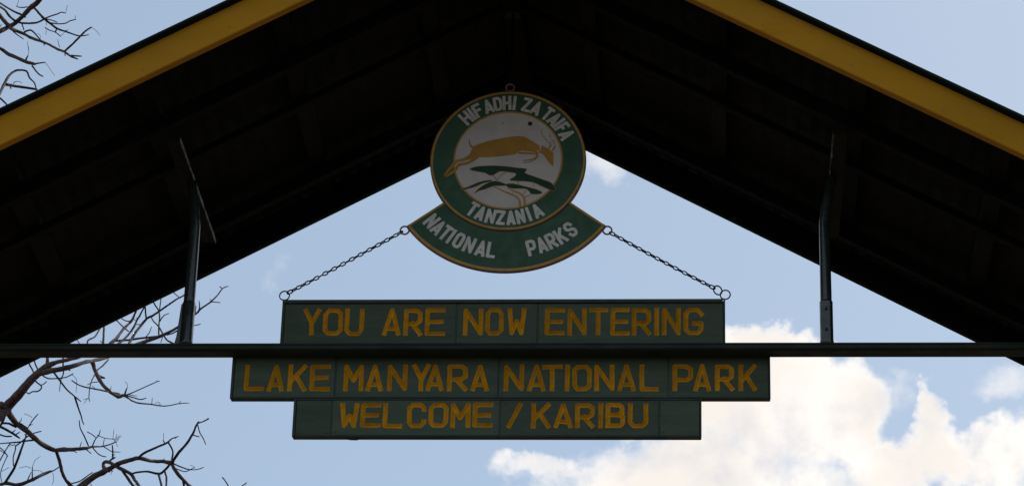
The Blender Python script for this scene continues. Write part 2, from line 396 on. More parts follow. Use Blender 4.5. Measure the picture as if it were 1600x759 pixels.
def carve_panel(rect, letters, hw, depth, rnd):
    """rect (x0,x1,z0,z1); letters [(char,x0,x1,z0,z1)] -> skin triangles and one V groove per letter (x,z,depth)"""
    V, E, Fc, segs_all, owner = [], [], [], [], []
    def poly(pts):
        if sum(pts[i-1][0]*pts[i][1]-pts[i][0]*pts[i-1][1] for i in range(len(pts))) < 0: pts = pts[::-1]
        i0 = len(V); V.extend([Vector((p[0], p[1])) for p in pts]); Fc.append(list(range(i0, i0+len(pts))))
    poly([(rect[0], rect[2]), (rect[1], rect[2]), (rect[1], rect[3]), (rect[0], rect[3])]); owner.append(-1)
    for li, (ch, x0, x1, z0, z1) in enumerate(letters):
        segs = []
        X0, X1, Z0_, Z1_ = x0+hw, x1-hw, z0+hw, z1-hw
        if ch == 'I': X0 = X1 = (x0+x1)/2
        for st in G[ch]:
            pts = [Vector((X0+(X1-X0)*a+rnd.uniform(-.0012, .0012), Z0_+(Z1_-Z0_)*b+rnd.uniform(-.0012, .0012))) for a, b in st]
            if st[0] == st[-1]: pts[-1] = pts[0].copy()
            n_ = len(pts)
            for i in range(n_-1):
                a, b = pts[i], pts[i+1]; d = (b-a).normalized(); q = Vector((-d.y, d.x))
                free0 = i == 0 and st[0] != st[-1]; free1 = i == n_-2 and st[0] != st[-1]
                e0 = a - d*hw*(1.0 if free0 else .25); e1 = b + d*hw*(1.0 if free1 else .25)
                L = (e1-e0).length; k = max(2, int(L/.009)); side = []
                for sg in (1, -1):
                    row = []
                    for j in range(k+1):
                        t = j/k; w_ = hw*(1+.05*rnd.uniform(-1, 1))
                        if (j == 0 and free0) or (j == k and free1): w_ *= 1.06
                        row.append(e0 + d*L*t + q*sg*w_)
                    side.append(row)
                poly(side[0] + side[1][::-1]); owner.append(li)
                segs.append((a, b))
                i0 = len(V); kk = max(1, int((b-a).length/.02))
                for j in range(kk+1): V.append(a+(b-a)*(j/kk))
                for j in range(kk): E.append((i0+j, i0+j+1))
            for i in range(1, n_-1) if st[0] != st[-1] else range(0, n_-1):
                p = pts[i]; poly([(p.x+hw*math.cos(t*math.pi/5), p.y+hw*math.sin(t*math.pi/5)) for t in range(10)]); owner.append(li)
        segs_all.append(segs)
    r = delaunay_2d_cdt(V, E, Fc, 1, 1e-6)
    ov, _, of, _, _, offc = r
    skin, groove = [], [[] for _ in letters]
    for f, o in zip(of, offc):
        li = [owner[i] for i in o if owner[i] >= 0]
        if li: groove[li[0]].append(f)
        elif o: skin.append(f)
    rim = {i for f in skin for i in f}
    out = []
    for li, fs in enumerate(groove):
        vm = {}; vs = []; ff = []
        for f in fs:
            g_ = []
            for i in f:
                if i not in vm:
                    p = ov[i]; dep = 0
                    if i not in rim:
                        for a, b in segs_all[li]:
                            ab = b-a; t = max(0, min(1, (p-a).dot(ab)/max(ab.length_squared, 1e-12)))
                            dd = (p-(a+ab*t)).length; dep = max(dep, depth*(1-dd/hw))
                        dep *= 1+.12*noise.noise(Vector((p.x*90, p.y*90, 0)))
                    vm[i] = len(vs); vs.append((p.x, dep, p.y))
                g_.append(vm[i])
            ff.append(g_)
        out.append((vs, ff))
    return ov, skin, out

def mesh_of(name, vs, fs, m):
    me = bpy.data.meshes.new(name); me.from_pydata(vs, [], fs); me.update(); me.materials.append(M[m])
    # all faces look towards -y
    bm_ = bmesh.new(); bm_.from_mesh(me)
    for f in bm_.faces:
        if f.normal.y > 0: f.normal_flip()
    bm_.to_mesh(me); bm_.free()
    return me

def X(u, v): return at(u, v, 0).x
def Zh(u, v): return at(u, v, 0).z
def sign_board(label, ltrb, joints, row, text, top_trim=False, seed=1, lead=.0):
    """ltrb in photograph pixels (left, top, right, bottom); text = [(char, left, right)]"""
    l, t, r, b = ltrb; vm_ = (t+b)/2
    x0, x1 = X(l, vm_), X(r, vm_); z1 = (Zh(l, t)+Zh(r, t))/2; z0 = (Zh(l, b)+Zh(r, b))/2
    rnd = random.Random(seed)
    sg = thing('sign_board', label, 'sign', ((x0+x1)/2, 0, z0), 'stacked green name boards on the crossbeam')
    PR = .0150                                       # panels stand this far proud of the backing
    link('backing_board', boxbm(x0+.001, x1-.001, PR, .042, z0+.001, z1-.001, bev=.002), 'green_dark', sg)
    e = .014
    # rim strips round the board
    tz = z1-.017 if top_trim else z1-.007
    link('side_strip', boxbm(x0, x0+e-.002, -.004, PR-.001, z0, z1-.0005, bev=.0015), 'green_dark', sg)
    link('side_strip', boxbm(x1-.008, x1, -.003, PR-.001, z0, z1-.0005, bev=.0015), 'green_dark', sg)
    link('top_strip', boxbm(x0+e, x1-.010, -.010 if top_trim else -.003, PR-.001, tz, z1, bev=.0015), 'green_dark', sg)
    link('bottom_strip', boxbm(x0+e, x1-.010, -.003, PR-.001, z0, z0+.006, bev=.0015), 'green_dark', sg)
    xs = [x0+e] + [X(j, vm_) for j in joints] + [x1-.010]
    lz0, lz1 = row
    zz0 = (Zh(l, lz0)+Zh(r, lz0))/2; zz1 = (Zh(l, lz1)+Zh(r, lz1))/2
    hw = .0108
    for k in range(len(xs)-1):
        a = xs[k] + (.0055 if k else .001); bb = xs[k+1] - (.0045 if k < len(xs)-2 else .001)
        jz = rnd.uniform(-.0006, .0006)
        pz0, pz1 = z0+.008, tz-.0015
        yy = rnd.uniform(-.0012, .0012)
        LT = []
        for ch, u0, u1 in text:
            xa, xb = X(u0, (lz0+lz1)/2), X(u1, (lz0+lz1)/2)
            if a <= (xa+xb)/2 <= bb: LT.append((ch, max(xa, a+.003), min(xb, bb-.003), zz0+rnd.uniform(-.0015, .0015), zz1+rnd.uniform(-.0015, .0015)))
        if LT:
            ov, skin, gro = carve_panel((a, bb, pz0, pz1), LT, hw, .0112, rnd)
        else:
            ov = [Vector((a, pz0)), Vector((bb, pz0)), Vector((bb, pz1)), Vector((a, pz1))]; skin = [(0, 1, 2, 3)]; gro = []
        vs = [(p.x, yy, p.y) for p in ov]; fs = [list(f) for f in skin]
        i0 = len(vs); cs4 = [(a, pz0), (bb, pz0), (bb, pz1), (a, pz1)]
        for (cx, cz) in cs4: vs += [(cx, yy, cz), (cx, PR-.0005, cz)]
        for q in range(4):
            n1 = (q+1) % 4; fs.append([i0+2*q, i0+2*n1, i0+2*n1+1, i0+2*q+1])
        if k: link('joint_strip', boxbm(xs[k]-.0042, xs[k]+.0052, .0028, PR-.0006, pz0, pz1), 'green_dark', sg)
        me = bpy.data.meshes.new('panel'); me.from_pydata(vs, [], fs); me.update()
        me.materials.append(M['green'])
        bm_ = bmesh.new(); bm_.from_mesh(me); bmesh.ops.delete(bm_, geom=[v for v in bm_.verts if not v.link_faces], context='VERTS')
        for f in bm_.faces:
            if abs(f.normal.y) > .5 and f.normal.y > 0: f.normal_flip()
        bm_.to_mesh(me); bm_.free()
        pan = link('panel', me, 'green', sg)
        for (sx_, sz_) in ((a+.014, pz1-.012), (bb-.014, pz1-.012), (a+.014, pz0+.012), (bb-.014, pz0+.012)):
            if rnd.random() < .55:
                bs = bmesh.new(); bmesh.ops.create_cone(bs, cap_ends=True, segments=8, radius1=.0032, radius2=.0026, depth=.002, matrix=Matrix.Translation((sx_+rnd.uniform(-.004, .004), yy-.0008, sz_+rnd.uniform(-.004, .004))) @ Matrix.Rotation(R(90), 4, 'X'))
                link('screw', bs, 'bolt', pan)
        for (gv, gf) in gro:
            lo = link('letter', mesh_of('letter', [(x, y*1.0+yy, z) for x, y, z in gv], gf, 'carve'), 'carve', pan)
    return sg, (x0, x1, z0, z1)

T1 = [('Y',473.7,501),('O',505,536),('U',539,569),('A',598,626.5),('R',630.6,660),('E',664,696),('N',724,755),('O',758,787),('W',792.5,822),
      ('E',851,882.6),('N',886.8,916.6),('T',920,950),('E',953.6,984),('R',987,1017.6),('I',1022,1030.6),('N',1034,1063.5),('G',1068,1099)]
T2 = [('L',382,413),('A',418,444.5),('K',449.7,479.5),('E',484,516.5),('M',537,568),('A',572,599),('N',605.6,636.4),('Y',644,672),('A',665.6,694),
      ('R',699,730.7),('A',736,764),('N',787.4,819),('A',824,852.5),('T',847,879),('I',882,891),('O',894,925),('N',929,960),('A',964.5,993.6),('L',999,1029),
      ('P',1051,1083),('A',1083,1111),('R',1117,1147),('K',1154,1182)]
T3 = [('W',531,561),('E',563.5,595),('L',598,629),('C',635.7,666),('O',669.7,700.5),('M',704,735),('E',738.6,770),('/',792,815.5),
      ('K',830,860),('A',865.5,894.6),('R',898.7,929),('I',934.7,942),('B',946,976.5),('U',981,1013)]
b1, R1 = sign_board('dark green board above the beam carved with ochre words YOU ARE NOW ENTERING', (439.5, 468.5, 1133.2, 541.5), (713, 840), (523.5, 481), T1, True, 11)
b2, R2 = sign_board('widest green board carved LAKE MANYARA NATIONAL PARK, hanging right below the beam', (361.5, 554, 1203.7, 622), (524, 779, 1044), (610.5, 569), T2, False, 12)
b3, R3 = sign_board('lowest and narrowest green board carved WELCOME / KARIBU', (457.8, 622.8, 1096.2, 681.8), (518, 781, 1030), (668, 629), T3, False, 13)
# small clip under the lowest board
p = at(553, 681.5, .02); bm = bmesh.new()
tube(bm, [(p.x-.036, .02, R3[2]+.001), (p.x-.018, .02, R3[2]-.006), (p.x+.014, .02, R3[2]-.007), (p.x+.034, .02, R3[2]+.001)], .003, 6)
link('clip', bm, 'bolt', b3, smooth=True)

# ------------------------------------------------------------------ round emblem
EC = at(794.3, 253, 0); S = .003*(1.0)
s_l, s_r = at(672.5, 253, 0), at(915.7, 253, 0); UN = (s_r.x-s_l.x)/243.2        # metres per pixel there
EC = Vector(((s_l.x+s_r.x)/2, 0, (at(794, 144.5, 0).z+at(794, 361.8, 0).z)/2))
YE = -.012
emb = thing('emblem_sign', 'round green and gold plaque with leaping antelope and banner ribbon, hung under the ridge', 'sign', (EC.x, 0, EC.z))
def epol(r, a): return (EC.x+r*UN*math.cos(R(a)), EC.z+r*UN*math.sin(R(a)))
def annulus(r0, r1, a0, a1, y0, y1, n_=96):
    bm = bmesh.new(); full = abs(a1-a0) >= 360; k = n_
    ro = []
    for i in range(k if full else k+1):
        a = a0+(a1-a0)*i/k
        row = []
        for (r_, y_) in ((r0, y0), (r1, y0), (r1, y1), (r0, y1)):
            x, z = epol(r_, a); row.append(bm.verts.new((x, y_, z)))
        ro.append(row)
    for i in range(len(ro) if full else len(ro)-1):
        A_, B_ = ro[i], ro[(i+1) % len(ro)]
        for j in range(4): bm.faces.new((A_[j], A_[(j+1) % 4], B_[(j+1) % 4], B_[j]))
    if not full: bm.faces.new(ro[0]); bm.faces.new(ro[-1][::-1])
    bmesh.ops.recalc_face_normals(bm, faces=bm.faces); return bm
def disc(r_, y0, y1, n_=96):
    bm = bmesh.new(); prism_y(bm, [epol(r_, i*360/n_) for i in range(n_)], y0, y1); return bm
RA0, RA1 = 216.2, 323.6
rib = link('ribbon', annulus(113, 189.5, RA0, RA1, -.004, .012), 'egreen', emb)
link('ribbon_border', annulus(185.6, 189.9, RA0-.1, RA1+.1, -.0065, .010), 'egold', rib)
for a, sg_ in ((RA0, 1), (RA1, -1)):
    p0, p1 = Vector((epol(119, a)[0], 0, epol(119, a)[1])), Vector((epol(186, a)[0], 0, epol(186, a)[1]))
    d = (p1-p0).normalized(); q = Vector((-d.z, 0, d.x))*(.0105*sg_)
    bm = bmesh.new(); prism_y(bm, [(v.x, v.z) for v in (p0, p1, p1+q, p0+q)], -.0063, .009)
    link('ribbon_border', bm, 'egold', rib)
link('ribbon_edge', annulus(189.9, 191.3, RA0-.1, RA1+.1, -.004, .013), 'eedge', rib)
link('plate', disc(120.5, -.010, .011), 'egreen', emb)
link('plate_edge', annulus(120.5, 121.9, 0, 360, -.010, .012), 'eedge', emb)
link('outer_ring', annulus(117.2, 120.4, 0, 360, -.0125, -.008), 'egold', emb)
link('inner_ring', annulus(82.8, 85.6, 0, 360, -.0125, -.008), 'egold', emb)
link('disc', disc(82.8, -.0120, -.008), 'ewhite', emb)
# flat painted figures: thin paint layers on the disc
def flat(name, polys, strokes, y0, y1, m, par=None):
    V, Fc = [], []
    def poly(pts):
        if sum(pts[i-1][0]*pts[i][1]-pts[i][0]*pts[i-1][1] for i in range(len(pts))) < 0: pts = pts[::-1]
        i0 = len(V); V.extend(Vector(p) for p in pts); Fc.append(list(range(i0, i0+len(pts))))
    for p_ in polys: poly(p_)
    for pts, w in strokes:
        pts = [Vector(p_) for p_ in pts]; n_ = len(pts)
        for i in range(n_-1):
            a, b = pts[i], pts[i+1]; d = (b-a).normalized(); q = Vector((-d.y, d.x))
            w0 = w if not isinstance(w, tuple) else w[0]+(w[1]-w[0])*i/(n_-1); w1 = w if not isinstance(w, tuple) else w[0]+(w[1]-w[0])*(i+1)/(n_-1)
            poly([a+q*w0/2, b+q*w1/2, b-q*w1/2, a-q*w0/2])
            if i: poly([a+Vector((math.cos(t*math.pi/4), math.sin(t*math.pi/4)))*w0/2 for t in range(8)])
    ov, _, of, _, _, orf = delaunay_2d_cdt(V, [], Fc, 1, 1e-7)
    of = [f for f, o in zip(of, orf) if o]
    bm = bmesh.new(); vs = [bm.verts.new((p_.x, y0, p_.y)) for p_ in ov]
    for f in of:
        try: bm.faces.new([vs[i] for i in f])
        except ValueError: pass
    for v in [v for v in bm.verts if not v.link_faces]: bm.verts.remove(v)
    for f in bm.faces:
        f.normal_update()
        if f.normal.y > 0: f.normal_flip()
    ext = bmesh.ops.extrude_face_region(bm, geom=list(bm.faces))
    for v in ext['geom']:
        if isinstance(v, bmesh.types.BMVert): v.co.y = y1
    bmesh.ops.recalc_face_normals(bm, faces=bm.faces)
    return link(name, bm, m, par or emb)
def H(*pts):                          # picture coordinates measured on the plaque -> plaque plane
    out = []
    for (x, y) in pts:
        p_ = at(690+x/5.838, 200+y/5.838, YE); out.append((p_.x, p_.z))
    return out
def smooth(pts, n_=3, closed=True):
    k = len(pts); out = []
    P = [Vector(p_) for p_ in pts]
    for i in range(k if closed else k-1):
        g_ = (lambda j: P[j % k]) if closed else (lambda j: P[max(0, min(k-1, j))])
        p0, p1, p2, p3 = g_(i-1), g_(i), g_(i+1), g_(i+2)
        for j in range(n_):
            t = j/n_
            out.append(.5*((2*p1)+(-p0+p2)*t+(2*p0-5*p1+4*p2-p3)*t*t+(-p0+3*p1-3*p2+p3)*t**3))
    if not closed: out.append(P[-1])
    return out
w_ = lambda px: px/5.838*UN
body_ = smooth(H((285,178),(345,145),(420,122),(520,100),(620,82),(700,76),(760,84),(810,110),(860,140),(888,158),(893,185),(880,206),(820,205),(740,208),(700,216),(672,240),(600,250),(500,262),(400,270),(345,268),(300,300),(262,285),(262,235)))
legA = smooth(H((300,190),(262,235),(215,268),(170,285),(122,294),(100,322),(22,422),(38,434),(125,337),(150,312),(200,305),(260,285),(325,245)), 2)
legB = smooth(H((325,245),(345,268),(300,300),(245,330),(180,345),(155,357),(132,395),(48,450),(36,441),(110,380),(138,338),(160,320),(215,314),(270,292)), 2)
headp = H((912,158),(960,185),(1005,215),(1020,226),(1020,352),(985,325),(950,275),(925,235),(905,195))
flat('antelope', [body_, legA, legB, headp],
     [(smooth(H((250,104),(256,145),(272,170),(300,176)), 3, False), (w_(10), w_(22))),
      (smooth(H((700,228),(790,232),(860,238),(874,256),(835,284),(790,294),(745,298)), 3, False), (w_(20), w_(10))),
      (smooth(H((880,262),(850,290),(800,312),(742,316)), 3, False), w_(7)),
      (H((750,204),(850,214),(882,232)), w_(16)), (H((880,190),(935,245)), w_(12)), (H((885,215),(930,240)), w_(8)),
      (H((975,192),(990,168),(1003,158)), w_(13)), (H((1008,212),(1020,190),(1034,172)), w_(13))], -.0132, -.0119, 'eante')
flat('horns', [], [(smooth(H((916,8),(914,55),(940,95),(968,128),(1000,140)), 3, False), w_(6)),
      (H((930,85),(940,72)), w_(4)), (H((955,115),(962,98)), w_(4)), (H((985,50),(992,90)), w_(6)), (smooth(H((1000,105),(1022,128),(1036,155),(1028,195)), 3, False), w_(6)),
      (H((992,72),(1005,80)), w_(4)), (H((1018,122),(1032,118)), w_(4)), (H((985,165),(998,120)), w_(5))], -.0131, -.0119, 'eante')
can = [smooth(H(*q), 2) for q in (
 ((255,378),(320,355),(450,346),(560,350),(700,366),(778,378),(755,410),(830,440),(960,485),(1003,505),(1037,550),(1030,574),(985,562),(900,525),(850,500),(760,485),(620,478),(660,450),(682,425),(665,410),(600,400),(530,395),(480,425),(440,432),(400,410),(330,397)),
 ((180,558),(250,535),(330,500),(400,482),(462,478),(430,492),(380,502),(300,537),(200,563)),
 ((300,596),(345,550),(400,515),(460,490),(520,490),(587,515),(575,526),(520,526),(460,532),(400,557),(340,572)),
 ((585,515),(650,510),(760,535),(860,560),(917,590),(890,602),(820,602),(800,577),(760,552),(660,552),(610,541)))]
flat('acacia_trunk', [], [(smooth(H((714,722),(715,680),(698,642),(650,610),(570,580),(510,550),(470,535)), 2, False), (w_(26), w_(9))),
      (smooth(H((760,712),(757,660),(745,625),(710,595),(650,572),(600,540)), 2, False), (w_(26), w_(9))), (H((752,632),(785,622),(812,606)), w_(11)),
      (H((745,605),(770,568)), w_(8)), (H((508,482),(468,428)), w_(10)), (H((503,478),(540,432),(592,402)), w_(9)), (H((700,514),(696,480)), w_(8)), (H((840,535),(838,505)), w_(8)),
      (H((640,598),(668,572)), w_(6))], -.0129, -.0119, 'egold')
def grow(poly_, d):
    P = [Vector(p_) for p_ in poly_]; k = len(P); area = sum(P[i].x*P[(i+1) % k].y-P[(i+1) % k].x*P[i].y for i in range(k)); s_ = 1 if area < 0 else -1
    out = []
    for i in range(k):
        t = (P[(i+1) % k]-P[i-1]); t = t.normalized() if t.length > 1e-9 else Vector((1, 0)); out.append(P[i]+Vector((-t.y, t.x))*s_*d)
    return out
flat('acacia_outline', [grow(p_, w_(4)) for p_ in can], [], -.0131, -.0119, 'egold')
flat('acacia_canopy', can, [], -.0136, -.0119, 'ecan')
hp = at(828.3, 193.5, YE); bm = bmesh.new()
bmesh.ops.create_cone(bm, cap_ends=True, segments=14, radius1=.0115, radius2=.0115, depth=.0018, matrix=Matrix.Translation((hp.x, -.0125, hp.z)) @ Matrix.Rotation(R(90), 4, 'X'))
link('hole', bm, 'bolt', emb)
hp = at(786, 192.5, YE); bm = bmesh.new()
bmesh.ops.create_cone(bm, cap_ends=True, segments=8, radius1=.0035, radius2=.003, depth=.0018, matrix=Matrix.Translation((hp.x, -.0125, hp.z)) @ Matrix.Rotation(R(90), 4, 'X'))
link('screw', bm, 'bolt', emb)
def arc_letters(seq, r_, h, sw, y0, y1, inner_base, par=None):
    for ch, a, w in seq:
        cx, cz = epol(r_, a); up = Vector((math.cos(R(a)), math.sin(R(a)))) * (1 if inner_base else -1)
        rt = Vector((up.y, -up.x)); hh = h*UN; ww = (w if ch != 'I' else 0)*UN; s_ = sw*UN
        st = []
        for q in G[ch]:
            pts = []
            for (gx_, gy_) in q:
                o = rt*(gx_-.5)*(ww-s_ if ch != 'I' else 0) + up*(gy_-.5)*(hh-s_); pts.append(Vector((cx, cz))+o)
            if q[0] != q[-1]:
                pts[0] += (pts[0]-pts[1]).normalized()*s_*.5; pts[-1] += (pts[-1]-pts[-2]).normalized()*s_*.5
            st.append((pts, s_))
        flat('letter', [], st, y0, y1, 'eletter', par)
arc_letters([('H',132.3,15),('I',125.9,5),('F',119.6,14),('A',109.4,15),('D',100.6,14),('H',92.4,14),('I',85.6,5),('Z',74.4,14),('A',65.0,15),('T',53.3,13),('A',45.4,14),('I',39.7,5),('F',34.3,11),('A',25.8,14)], 101, 25, 4.8, -.0120, -.0099, True)
arc_letters([('T',238.3,14),('A',246.6,14),('N',256.0,15),('Z',265.2,14),('A',274.1,14),('N',282.6,14),('I',290.2,5),('A',298.4,15)], 100, 25, 5.0, -.0120, -.0099, False)
arc_letters([('N',222.0,15),('A',227.8,15),('T',233.2,14),('I',237.2,5),('O',242.3,15),('N',249.0,16),('A',256.1,16),('L',262.0,14),
             ('P',284.9,15),('A',291.0,15),('R',296.8,15),('K',302.9,15),('S',309.7,15)], 155.5, 27, 5.0, -.0062, -.0039, False, rib)
# eyelets
def eyelet(u, v, r_px, name='eyelet', m='rust', parent=emb, w=.0042, ang=0, y=.003):
    p_ = at(u, v, y); bm = bmesh.new()
    ax = Vector((math.cos(ang), math.sin(ang), 0))
    tube(bm, ring_pts(p_, r_px*UN, 0, 22, ax), w, 8, closed=True)
    return link(name, bm, m, parent, smooth=True)
eyelet(632.3, 359.8, 6.8); eyelet(949.0, 359.8, 6.8); eyelet(797, 137.5, 6.5)

# hanger from the ridge
hg = thing('hanger_rod', 'dark rod dropping from the ridge beam to the top ring of the round emblem', 'rod', (at(797, 137.5, .003).x, .003, at(797, 137.5, .003).z))
hx, hz = at(797, 131, .003).x, at(797, 131, .003).z
bm = bmesh.new()
hook = [(hx, .003+.010*math.cos(t), hz+.008+.012*math.sin(t)) for t in [R(-250+ i*30) for i in range(10)]]
tube(bm, hook, .0028, 6); link('hook', bm, 'chain', hg, smooth=True)
bm = bmesh.new(); tube(bm, [(hx, .003, hz+.018), (hx+.004, .003, hz+.12), (XR+.003, .003, Z1+.062)], .005, 8); link('rod', bm, 'rafter', hg, smooth=True)
bm = bmesh.new(); box(bm, XR-.035, XR+.035, -.03, .036, Z1+.050, Z1+.058, bev=.002); link('ceiling_plate', bm, 'olive', hg)

# ------------------------------------------------------------------ chains
def link_mesh(L=.0310, Wd=.0205, r_=.0033):
    bm = bmesh.new(); pts = []; hw_ = Wd/2-r_; hl = L/2-r_-hw_
    for k in range(7): a = -math.pi/2+math.pi*k/6; pts.append(Vector((hl+hw_*math.cos(a), 0, hw_*math.sin(a))))
    for k in range(7): a = math.pi/2+math.pi*k/6; pts.append(Vector((-hl+hw_*math.cos(a), 0, hw_*math.sin(a))))
    tube(bm, pts, r_, 6, closed=True)
    me = bpy.data.meshes.new('chain_link'); bm.to_mesh(me); bm.free(); me.materials.append(M['chain'])
    for p_ in me.polygons: p_.use_smooth = True
    return me
LM = link_mesh()
def chain(label, a, b, nl, rings, phase, sag, twist):
    A_, B_ = at(*a, .003), at(*b, .003)
    ch = thing('chain', label, 'chain', A_, 'chains between the emblem and the top board')
    d0 = (B_-A_)
    for i in range(nl):
        t = (i+.5)/nl
        p_ = A_+d0*t+Vector((0, 0, -sag*4*t*(1-t)))
        d = (d0+Vector((0, 0, -sag*4*(1-2*t)))).normalized()
        o = bpy.data.objects.new('chain_link', LM); COL.objects.link(o)
        q = d.to_track_quat('X', 'Z').to_matrix()
        roll = phase + (math.pi/2 if i % 2 else 0) + twist(t) + random.uniform(-.12, .12)
        mw = Matrix.Translation(p_) @ (q @ Matrix.Rotation(roll, 3, 'X')).to_4x4()
        o.parent = ch; o.matrix_world = mw
        o.matrix_local = Matrix.Translation(-A_) @ mw
        if i in (0, nl-1): o.scale = (1.15, 1, 1.1)
    for (u, v, r_, ang, y) in rings:
        eyelet(u, v, r_, 'ring', 'chain', ch, .0033, ang, y)
    return ch
chain('left chain rising from a single ring on the top board to the emblem', (449.5, 457.8), (628.8, 361.8), 26, [(444.6, 461.8, 7.6, 0, .004)], 0, .003, lambda t: .75*math.exp(-((t-.42)/.16)**2))
chain('right chain, joined to the top board by two interlocked rings', (1116.5, 450.3), (953.0, 363.0), 23, [(1121.5, 453.3, 7.3, .5, .003), (1133.2, 460.3, 7.6, -.1, .004)], 0, .004, lambda t: 0.1)

# ------------------------------------------------------------------ bare tree beyond the gate
TY = 5.2
def lim(org, sc):
    return lambda pts: [(org[0]+p_[0]/sc, org[1]+p_[1]/sc) + ((p_[2]/sc,) if len(p_) > 2 else ()) for p_ in pts]
cA, cB, cC, cD, cE, cF, cG = lim((0,540),6.9), lim((0,640),6.377), lim((130,550),6.9), lim((130,640),5.926), lim((120,435),6.4), lim((0,0),9.489), lim((0,0),4.217)
BR = []                               # (points with widths in px, name, depth seed)
def add(cf, pts, w0=None, w1=None, name=None, seed=0, extra=None):
    P = cf(pts)
    if w0 is not None:
        s_ = (cf([(0, 0), (1, 0)])[1][0]-cf([(0, 0)])[0][0]); k = len(P)-1
        P = [(p_[0], p_[1], (w0+(w1-w0)*i/k)*s_) for i, p_ in enumerate(P)]
    if extra: P = P + extra
    BR.append((P, name, seed))
# --- lower left
add(cA, [(-420,1150,170),(-200,900,150),(0,735,135),(110,620,112),(230,490,98),(330,370,92),(430,280,80),(520,212,70),(600,178,48),(720,150,42),(860,120,36)], name='limb', seed=1)
add(cA, [(420,300,62),(560,265,58),(680,245,55),(800,213,52),(900,180,46),(1000,160,42),(1100,138,38)], name='branch', seed=1, extra=[(190,548.5,5.5),(213,538,5.5),(253,524,5),(279,510,4.2),(306,490,3.2),(313.7,482,2.8),(329,471.7,2.4),(339,461.5,2),(348,450.6,1.7),(356.7,446.7,1.4)])
add(cC, [(95,90,50),(108,130,52),(128,190,46),(165,270,44),(205,340,40),(260,400,37),(320,447,34),(380,478,46),(440,465,30),(480,490,18),(530,525,16),(620,550,17),(740,560,13),(860,580,12),(960,565,11),(1050,550,10),(1145,545,8)], name='branch', seed=1)
for a in [([(440,465),(520,440),(620,395),(720,350),(800,315),(825,312)],14,9),([(800,315),(790,298)],7,5),([(460,462),(550,490),(620,508),(680,492)],16,11),([(480,452),(540,465),(582,470)],9,7),
          ([(450,455),(465,400),(480,380)],22,7),([(480,378),(470,335),(448,312)],3,1.5),([(740,558),(745,490)],9,7),([(828,575),(825,545),(800,540),(770,548)],8,2),([(1030,552),(1055,522)],9,7),([(290,420),(305,362)],12,4),
          ([(175,255),(200,270),(235,278)],30,20),([(270,80),(215,140),(160,185),(120,250),(90,310),(70,390),(62,490),(70,530)],17,9),([(62,488),(35,512),(12,550)],6,4),([(50,495),(0,512)],5,3),([(45,350),(100,325),(165,318)],8,11),([(95,360),(125,385)],5,8)]:
    add(cC, a[0], a[1], a[2], seed=2)
for a in [([(770,370),(830,410),(900,440),(1000,460),(1100,480),(1200,500),(1290,515)],13,20),([(300,150),(325,215),(355,270),(370,330),(390,385),(440,425),(445,460),(405,488),(350,492),(310,515),(275,488)],18,14),([(440,425),(475,408),(505,380)],12,10),
          ([(360,120),(375,180),(400,240),(440,300),(510,348),(600,352),(700,340),(755,318),(790,295)],18,11),([(770,305),(825,360),(825,430),(820,505)],2.5,1.5),([(680,110),(680,230),(682,300),(655,370),(640,490)],20,9),
          ([(575,280),(650,380),(720,470),(800,540),(875,600)],24,12),([(805,545),(835,640),(875,755),(885,800),(905,850)],22,10),([(510,130),(512,200)],34,40),([(740,255),(760,268)],16,10)]:
    add(cA, a[0], a[1], a[2], seed=3)
add(cB, [(10,-60,60),(60,-10,75),(105,60,62),(170,140,54),(280,220,52),(380,310,50),(470,370,46),(565,405,40)], name='limb', seed=1)
add(cB, [(545,402,36),(640,395,48),(720,392,40),(830,385,36),(920,366,20),(1000,365,15),(1084,345,13),(1160,315,10)], name='branch', seed=4)
add(cB, [(560,400,36),(590,500,33),(615,600,33),(645,680,34),(700,750,42),(730,850,45)], name='branch', seed=5)
add(cB, [(-120,700,30),(0,740,32),(60,728,38),(150,745,38),(220,735,36),(330,690,34),(430,640,30),(520,605,26)], name='branch', seed=6)
add(cB, [(40,735,30),(60,710,28),(140,580,27),(180,480,24),(230,340,20),(255,270,14),(270,195,10),(320,110,12),(380,38,10)], name='branch', seed=7)
